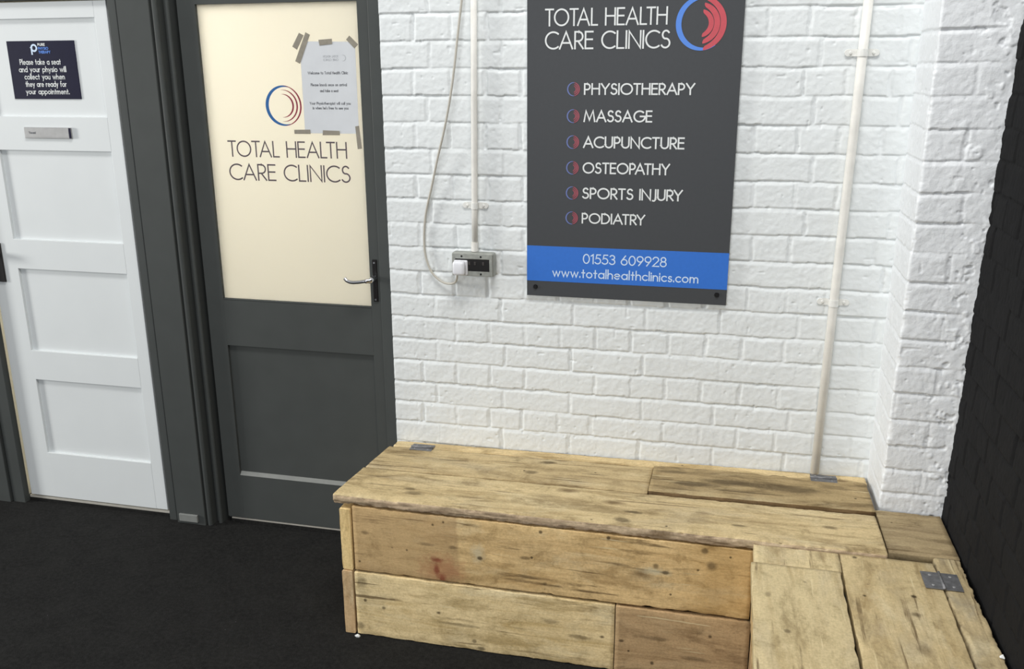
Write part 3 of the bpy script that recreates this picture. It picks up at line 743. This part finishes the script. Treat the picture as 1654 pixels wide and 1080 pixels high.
clip(cd, 0.917, 1.291, -0.0150, 0.0098)
cd2 = thing('conduit', (2.045, -0.016, 0.47), 'long white conduit pipe ending at the bench top beside the corner pier', 'pipe', 'painted conduits')
b = bmesh.new(); tube(b, [(2.060, -0.0160, 1.985), (2.055, -0.0165, 1.55), (2.046, -0.0160, 1.03), (2.0385, -0.0160, 0.4655)], 0.0132, 20); obj('pipe', b, M['conduit'], cd2, True)
clip(cd2, 2.0572, 1.7545, -0.0165, 0.0132)
clip(cd2, 2.0455, 1.0290, -0.0160, 0.0132)

# ---- socket, plug, cable ----------------------------------------------------
so = thing('wall_socket', (0.914, -0.003, 1.062), 'grey metal double socket box on the white brick wall', 'socket')
boxo('back_box', 0.8420, 0.9855, -0.040, -0.003, 1.0620, 1.1405, M['steel_box'], so, 0.008, 4)
b = bmesh.new()
for q in ((0.8455, 0.9820, 1.1205, 1.1380), (0.8455, 0.9820, 1.0645, 1.0800), (0.8455, 0.8560, 1.0790, 1.1210), (0.9715, 0.9820, 1.0790, 1.1210)):
    box(b, q[0], q[1], -0.0435, -0.0395, q[2], q[3], 0.0012)
obj('front_frame', b, M['steel_box'], so)
ins = boxo('socket_face', 0.8555, 0.9720, -0.0415, -0.0385, 1.0795, 1.1205, M['black_plastic'], so)
for x in (0.904, 0.923, 0.951):
    boxo('switch', x - 0.0035, x + 0.0035, -0.0440, -0.0415, 1.1010, 1.1120, M['switch'], ins, 0.001)
for x, z in ((0.878, 1.1290), (0.943, 1.1290), (0.943, 1.0715), (0.878, 1.0715)):
    s_ = bmesh.new(); cyl(s_, (x, -0.0435, z), (x, -0.0450, z), 0.0034, 0.0030, 12); obj('screw', s_, M['screw'], so)
pc = thing('power_cord', (0.872, -0.042, 1.078), 'pale power cable hanging loose beside the pipe, plugged into the metal socket', 'cable')
b = bmesh.new(); box(b, 0.8530, 0.9000, -0.0530, -0.0415, 1.0665, 1.1170, 0.005, 3); box(b, 0.8540, 0.8955, -0.0760, -0.0525, 1.0700, 1.1165, 0.0095, 4)
obj('plug', b, M['white_plastic'], pc, True)
cp = [(0.8945, -0.016, 1.985), (0.8880, -0.020, 1.918), (0.8745, -0.027, 1.811), (0.8630, -0.031, 1.719), (0.8470, -0.032, 1.625), (0.8245, -0.030, 1.529), (0.7985, -0.024, 1.441), (0.7740, -0.017, 1.351),
      (0.7485, -0.011, 1.259), (0.7390, -0.0085, 1.177), (0.7430, -0.0085, 1.114), (0.7630, -0.010, 1.063), (0.7970, -0.013, 1.034), (0.8290, -0.022, 1.0295), (0.8530, -0.040, 1.0400), (0.8650, -0.058, 1.0565), (0.8680, -0.062, 1.0715)]
b = bmesh.new(); tube(b, spline(cp), 0.0037, 10); obj('cable', b, M['cable'], pc, True)

# ---- reclaimed plank benches -------------------------------------------------
def lid_z(x, y):
    """The old lid falls a little towards the wall."""
    zl = 0.438 + 0.022 * (x - 0.634) / 1.556
    return zl + (0.479 - zl) * (-y / 0.53)
def plank(name, parent, mat, length, width, thick, frame, seed, r=0.0028, chip=0.002, wav=0.0010, step=0.012, zfun=None, chip_edges=(1, 1, 1, 1), edge_mat=None):
    """A worn board: rounded section swept along its length with chipped arrises.
    frame = (origin, along, across, up): section spans 0..width and -thick..0 below the top face."""
    o, a, c, u = (np.array(q, float) for q in frame)
    n = max(6, int(length / step)); ts = np.linspace(0, length, n + 1)
    sec = []
    def corner(cx, cy, a0, q):
        for k in range(4):
            t = math.radians(a0 + 30 * k); sec.append((cx + r * math.cos(t), cy + r * math.sin(t), q))
    corner(width - r, -thick + r, -90, 0); corner(width - r, -r, 0, 1)
    for k in range(1, 12): sec.append((width - r - (width - 2 * r) * k / 12, 0, -1))
    corner(r, -r, 90, 2)
    first_edge = len(sec) - 1
    if edge_mat:
        for k in range(1, 5): sec.append((0, -r - (thick - 2 * r) * k / 5, 4))
    corner(r, -thick + r, 180, 3)
    sec = np.array(sec); m = len(sec)
    T = np.repeat(ts[:, None], m, 1); Wd = np.repeat(sec[None, :, 0], n + 1, 0); H = np.repeat(sec[None, :, 1], n + 1, 0); Q = np.repeat(sec[None, :, 2], n + 1, 0)
    ce = np.array(list(chip_edges) + [0, 0])
    cn = fbm(T * 26 + seed * 7.3, Q * 5.1 + seed + H * 60, 13 + int(seed) % 40, 4) + 0.5 * fbm(T * 85 + seed, Q * 3.7 + H * 90, 59, 3)
    ch = np.where(Q >= 0, chip * ce[Q.astype(int)] * np.maximum(0, cn + 0.12) * 1.8, 0); ch = np.where(Q == 4, 0, ch)
    dw = np.where(Wd > width / 2, -1, 1); dh = np.where(H < -thick / 2, 1, -1)
    W2 = Wd + dw * ch; H2 = H + dh * ch * 0.7
    H2 = H2 + np.where(Q == -1, wav * fbm(T * 9 + seed, Wd * 26, 29, 4), 0)
    if edge_mat: W2 = W2 + np.where((Q >= 2), 0.0022 * fbm(T * 30 + seed, H * 120, 37, 4), 0)
    e = wav * 0.9 * fbm(T * 4 + seed * 3, (Wd > width / 2) * 3.3, 41, 3)
    P = o + a * T[..., None] + c * (W2 + e)[..., None] + u * H2[..., None]
    for i in (0, n): P[i] += a * (0.0012 * fbm(Wd[i] * 60 + seed, H[i] * 60, 43, 2))[:, None]
    if zfun: P[..., 2] += np.vectorize(zfun)(P[..., 0], P[..., 1])
    bm = bmesh.new(); vs = [bm.verts.new(p) for p in P.reshape(-1, 3)]
    for i in range(n):
        for j in range(m):
            k = (j + 1) % m
            f = bm.faces.new((vs[i * m + j], vs[i * m + k], vs[(i + 1) * m + k], vs[(i + 1) * m + j]))
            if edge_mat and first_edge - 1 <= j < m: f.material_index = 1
    bm.faces.new(vs[:m][::-1]); bm.faces.new(vs[n * m:])
    bmesh.ops.recalc_face_normals(bm, faces=bm.faces)
    ob = obj(name, bm, [mat, edge_mat] if edge_mat else mat, parent, True)
    for p in ob.data.polygons:
        if len(p.vertices) > 4: p.use_smooth = False
    return ob
# horizontal board running along x (across = -y) or along y (across = +x); upright board facing -y running along x
def top_x(name, parent, mat, x0, x1, y0, y1, th, seed, z=0.0, zfun=lid_z, **kw):
    return plank(name, parent, mat, x1 - x0, y1 - y0, th, ((x0, y0, z), (1, 0, 0), (0, 1, 0), (0, 0, 1)), seed, zfun=zfun, **kw)
def top_y(name, parent, mat, x0, x1, y0, y1, th, seed, z, zfun=None, **kw):
    return plank(name, parent, mat, y1 - y0, x1 - x0, th, ((x1, y0, z), (0, 1, 0), (-1, 0, 0), (0, 0, 1)), seed, zfun=zfun, **kw)
def front_x(name, parent, mat, x0, x1, z0, z1, y, th, seed, **kw):
    return plank(name, parent, mat, x1 - x0, z1 - z0, th, ((x0, y, z0), (1, 0, 0), (0, 0, 1), (0, -1, 0)), seed, **kw)
def side_y(name, parent, mat, y0, y1, z0, z1, x, th, seed, **kw):
    return plank(name, parent, mat, y1 - y0, z1 - z0, th, ((x, y0, z0), (0, 1, 0), (0, 0, 1), (-1, 0, 0)), seed, **kw)

tan, tan_d = (196, 172, 126), (160, 134, 90)
def hinge(parent, x, y, z, axis, wd):
    """Two worn leaves and a knuckle; axis is the direction of the pin."""
    L = 0.080 / 2
    def bx(b, al0, al1, ac0, ac1, z0, z1, bev=0.0006):
        if axis == 'x': box(b, x + al0, x + al1, y + ac0, y + ac1, z + z0, z + z1, bev)
        else: box(b, x + ac0, x + ac1, y + al0, y + al1, z + z0, z + z1, bev)
    b = bmesh.new(); bx(b, -L, L, 0.001, wd * 0.85, 0.0004, 0.0024); bx(b, -L, L, -wd * 0.85, -0.001, 0.0004, 0.0024)
    h = obj('hinge', b, M['hinge'], parent)
    b = bmesh.new(); e = Vector((L, 0, 0)) if axis == 'x' else Vector((0, L, 0)); c = Vector((x, y, z + 0.0035))
    cyl(b, c - e, c + e, 0.0036, n=14); obj('knuckle', b, M['hinge'], h, True)
    for s1 in (-0.6, 0.6):
        for s2 in (-wd * 0.46, wd * 0.46):
            p = (x + s1 * L, y + s2, z) if axis == 'x' else (x + s2, y + s1 * L, z)
            b = bmesh.new(); cyl(b, (p[0], p[1], z + 0.0022), (p[0], p[1], z + 0.0029), wd * 0.08, wd * 0.065, 12); obj('screw', b, M['alu'], h)
    return h

edge_wood = wood('weathered_edge', (176, 156, 130), (122, 102, 82), 'x', 20.3, 0.5, greycol=(150, 136, 124), nrm='y', pale=0.25, nails=0)
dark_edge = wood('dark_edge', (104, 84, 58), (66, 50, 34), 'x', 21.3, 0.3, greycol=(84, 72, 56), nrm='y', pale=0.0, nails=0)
lb = thing('storage_bench', (1.22, -0.28, 0.0), 'long low bench of reclaimed planks with hinged lid against white brick wall', 'bench', 'reclaimed plank benches')
top_x('rear_strip', lb, wood('strip_wood', (194, 173, 132), (164, 140, 98), 'x', 1.1, 0.15), 0.618, 2.192, -0.0615, -0.0045, 0.024, 1, chip=0.0012)
top_x('lid_plank', lb, wood('lid_wood_grey', (173, 154, 117), (132, 112, 78), 'x', 2.3, 0.45, marks=[(1.184, -.1, .454, .016, 1.8, .7), (1.147, -.2, .459, .016, 1.6, .6), (.853, -.156, .454, .008, 6, .5), (.70, -.15, .45, .006, 8, .5), (1.05, -.13, .45, .005, 12, .5), (1.35, -.17, .46, .005, 9, .55)]), 0.606, 1.5285, -0.2825, -0.0640, 0.028, 2)
top_x('lid_plank', lb, wood('lid_wood_dark', (150, 131, 96), (100, 83, 56), 'x', 3.9, 0.6, greycol=(112, 96, 70), pale=0.25, marks=[(1.66, -.2, .47, .022, 3.5, .75), (1.78, -.16, .47, .026, 4, .7), (1.95, -.17, .47, .032, 3.5, .65), (1.6, -.11, .46, .014, 5, .55), (2.09, -.13, .47, .018, 3, .45), (1.85, -.225, .47, .006, 22, .6)]), 1.5315, 2.186, -0.2810, -0.0640, 0.036, 3, z=0.008, chip=0.003, edge_mat=dark_edge)
top_x('lid_plank', lb, wood('lid_wood_front', (184, 165, 126), (146, 125, 88), 'x', 5.2, 0.35, marks=[(.839, -.459, .474, .019, 1.8, .6), (.815, -.43, .47, .010, 2, .6), (1.475, -.493, .477, .017, 1.5, .65), (1.5, -.431, .474, .011, 2.5, .7), (.72, -.42, .47, .004, 18, .6), (1.1, -.38, .47, .004, 14, .5), (2.05, -.40, .475, .012, 2, .6), (1.8, -.45, .477, .008, 3, .6)]), 0.602, 2.183, -0.5300, -0.2870, 0.031, 4, r=0.006, chip=0.0045, wav=0.0014, step=0.005, chip_edges=(0.4, 0.3, 1.2, 0.7), edge_mat=edge_wood)
front_x('front_plank', lb, wood('front_wood_stained', (202, 174, 126), (168, 138, 92), 'x', 6.7, 0.3, greycol=(164, 138, 102), nrm='y',
        stain=[(-0.295, -0.249, 0.2965, 0.030, (112, 34, 24), 0.8, (1.1, 6, 0.35)), (-0.293, -0.249, 0.262, 0.024, (104, 26, 20), 0.85, (0.42, 6, 1.3)), (-0.276, -0.249, 0.236, 0.022, (112, 32, 24), 0.8, (0.7, 6, 0.9)), (-0.275, -0.249, 0.262, 0.09, (164, 100, 72), 0.45, (1, 6, 0.7)),
               (-0.165, -0.249, 0.335, 0.03, (206, 192, 158), 0.75, (0.9, 6, 1.4)), (0.36, -0.249, 0.345, 0.03, (206, 196, 164), 0.7, (1.8, 6, 0.5))],
                marks=[(.918, -.529, .413, .0055, 1, .8), (.951, -.529, .425, .0045, 1, .8), (1.246, -.529, .429, .006, 1, .8), (1.443, -.529, .434, .006, 1, .85), (1.062, -.529, .320, .007, 1.3, .85), (.677, -.529, .259, .0045, 1, .8), (1.2, -.529, .339, .006, 3, .6), (1.579, -.529, .363, .010, 1, .65), (1.732, -.529, .383, .017, 1, .65), (1.711, -.529, .427, .010, 1, .6), (.833, -.529, .3175, .0045, 1, .7), (1.607, -.529, .345, .006, 1.6, .7), (1.26, -.529, .262, .006, 1.2, .5), (1.782, -.529, .417, .004, 1, .8), (.90, -.529, .345, .006, 5, .5), (.98, -.529, .345, .007, 2, .55), (.70, -.529, .36, .008, 2, .5)],
        blot=[(0, -0.225, (166, 136, 98), 0.5, -1, 0.03), (0, 0.47, (168, 132, 74), 0.4, 1, 0.3)]), 0.6615, 1.8445, 0.2275, 0.4445, -0.529, 0.022, 5)
front_x('front_plank', lb, wood('front_wood_pale', (209, 188, 144), (176, 152, 104), 'x', 7.4, 0.4, greycol=(186, 172, 140), nrm='y', pale=0.6, marks=[(.69, -.53, .126, .0055, 1, .8), (.751, -.53, .108, .006, 1.3, .7), (.929, -.53, .117, .0055, 1.6, .8), (1.433, -.53, .111, .0055, 1.5, .8), (1.064, -.53, .011, .008, 1.6, .7), (1.042, -.53, .034, .008, 1, .6), (.683, -.53, .19, .017, 1, .5), (.668, -.53, .031, .016, 1, .55), (1.0, -.53, .085, .006, 12, .45), (1.28, -.53, .14, .010, 3, .4), (1.36, -.53, .10, .007, 5, .5)]), 0.6585, 1.4675, 0.0015, 0.2210, -0.533, 0.022, 6)
front_x('front_plank', lb, wood('front_wood_brown', (164, 138, 103), (132, 107, 76), 'x', 8.8, 0.25, greycol=(142, 120, 94), nrm='y', pale=0.12, marks=[(1.49, -.53, .1075, .0055, 1.6, .8), (1.741, -.53, .16, .006, 1, .8), (1.581, -.53, .0465, .007, 1, .85), (1.7, -.53, .08, .008, 6, .5), (1.58, -.53, .13, .007, 8, .45)]), 1.4710, 1.849, 0.0015, 0.2210, -0.533, 0.022, 7)
side_y('side_plank', lb, wood('side_wood', (212, 186, 134), (186, 156, 102), 'z', 9.5, 0.15, nrm='y', nails=0.2), -0.530, -0.03, 0.2250, 0.4330, 0.6195, 0.034, 8, zfun=None)
side_y('side_plank', lb, wood('side_wood_low', (186, 158, 120), (160, 128, 90), 'z', 10.2, 0.2, nrm='y', nails=0.2), -0.534, -0.03, 0.0015, 0.2215, 0.6175, 0.034, 9)
hinge(lb, 0.727, -0.0628, lid_z(0.727, -0.0628) + 0.0012, 'x', 0.030)
hinge(lb, 2.062, -0.0628, lid_z(2.062, -0.0628) + 0.0075, 'x', 0.030)

rb = thing('storage_bench', (2.1, -1.1, 0.0), 'plank bench along the black wall, its top boards running towards the viewer', 'bench', 'reclaimed plank benches')
flat = lambda x, y: 0.0
ZR = 0.4685
top_x('top_plank', rb, wood('corner_wood', (150, 133, 102), (110, 93, 68), 'x', 11.6, 0.5, base=RB, greycol=(134, 118, 94), pale=0.25), 2.190, 2.366, -0.497, -0.248, 0.03, 11, z=ZR, zfun=flat)
top_x('top_plank', rb, wood('cross_wood', (188, 171, 133), (160, 140, 102), 'y', 12.1, 0.3, base=RB), 1.8395, 2.058, -0.628, -0.5335, 0.03, 12, z=ZR, zfun=flat, chip=0.0012)
top_y('top_plank', rb, wood('wide_wood', (183, 167, 130), (156, 137, 99), 'y', 13.8, 0.35, base=RB, marks=[(1.908, -.927, .47, .009, 1, .6), (1.87, -.78, .47, .009, 1.5, .4), (1.962, -.70, .47, .005, 1, .4)]), 1.831, 2.0545, -1.85, -0.631, 0.03, 13, ZR, chip=0.0018)
top_y('top_plank', rb, wood('middle_wood', (178, 160, 122), (147, 127, 90), 'y', 14.9, 0.4, base=RB, marks=[(2.10, -.733, .47, .0055, 1, .9), (2.217, -.709, .47, .0075, 1, .95), (2.208, -.79, .47, .014, .8, .65), (2.098, -.547, .47, .008, 1, .8), (2.2, -.93, .47, .016, 2, .35)]), 2.0600, 2.2945, -1.85, -0.5335, 0.03, 14, ZR, chip=0.0018)
top_y('top_plank', rb, wood('edge_wood', (172, 155, 120), (128, 112, 84), 'y', 15.3, 0.6, base=RB, greycol=(150, 142, 124)), 2.2980, 2.3665, -1.85, -0.500, 0.03, 15, ZR, r=0.005, chip=0.0035, step=0.006)
side_y('front_plank', rb, wood('return_wood', (190, 164, 120), (158, 130, 88), 'y', 16.6, 0.25, base=RB, nrm='x'), -1.84, -0.531, 0.2275, 0.4370, 1.8465, 0.022, 16)
side_y('front_plank', rb, wood('return_wood_low', (170, 142, 106), (138, 110, 76), 'y', 17.1, 0.25, base=RB, nrm='x'), -1.84, -0.5345, 0.0015, 0.2190, 1.8520, 0.022, 17)
front_x('end_plank', rb, wood('end_wood', (190, 164, 120), (158, 130, 88), 'x', 18.2, 0.25, base=RB, nrm='y'), 1.870, 2.366, 0.0015, 0.4370, -1.828, 0.02, 18)
hinge(rb, 2.2963, -0.624, ZR + 0.0012, 'y', 0.052)

# ---- scraps ------------------------------------------------------------------
def scrap(name, loc, size, seed, label):
    rs = random.Random(seed); b = bmesh.new(); n = 7
    ring = [(math.cos(2 * math.pi * i / n) * size * rs.uniform(0.6, 1.2), math.sin(2 * math.pi * i / n) * size * rs.uniform(0.4, 0.8), rs.uniform(0.0, 0.006)) for i in range(n)]
    a = [b.verts.new((loc[0] + x, loc[1] + y, loc[2] + z)) for x, y, z in ring]; c = b.verts.new((loc[0], loc[1], loc[2] + 0.009))
    lo = [b.verts.new((v.co.x, v.co.y, loc[2])) for v in a]
    for i in range(n):
        k = (i + 1) % n; b.faces.new((a[i], a[k], c)); b.faces.new((lo[i], lo[k], a[k], a[i]))
    b.faces.new(lo[::-1]); bmesh.ops.recalc_face_normals(b, faces=b.faces)
    return tag(obj(name, b, M['print_white'], loc=loc), label, 'scrap')
scrap('paper_scrap', (0.664, -0.545, 0.0005), 0.010, 3, 'tiny white scrap on the carpet at the front left foot of the bench')
scrap('paper_scrap', (2.360, -0.925, ZR + 0.002), 0.007, 8, 'tiny white scrap on the bench edge against the black wall')
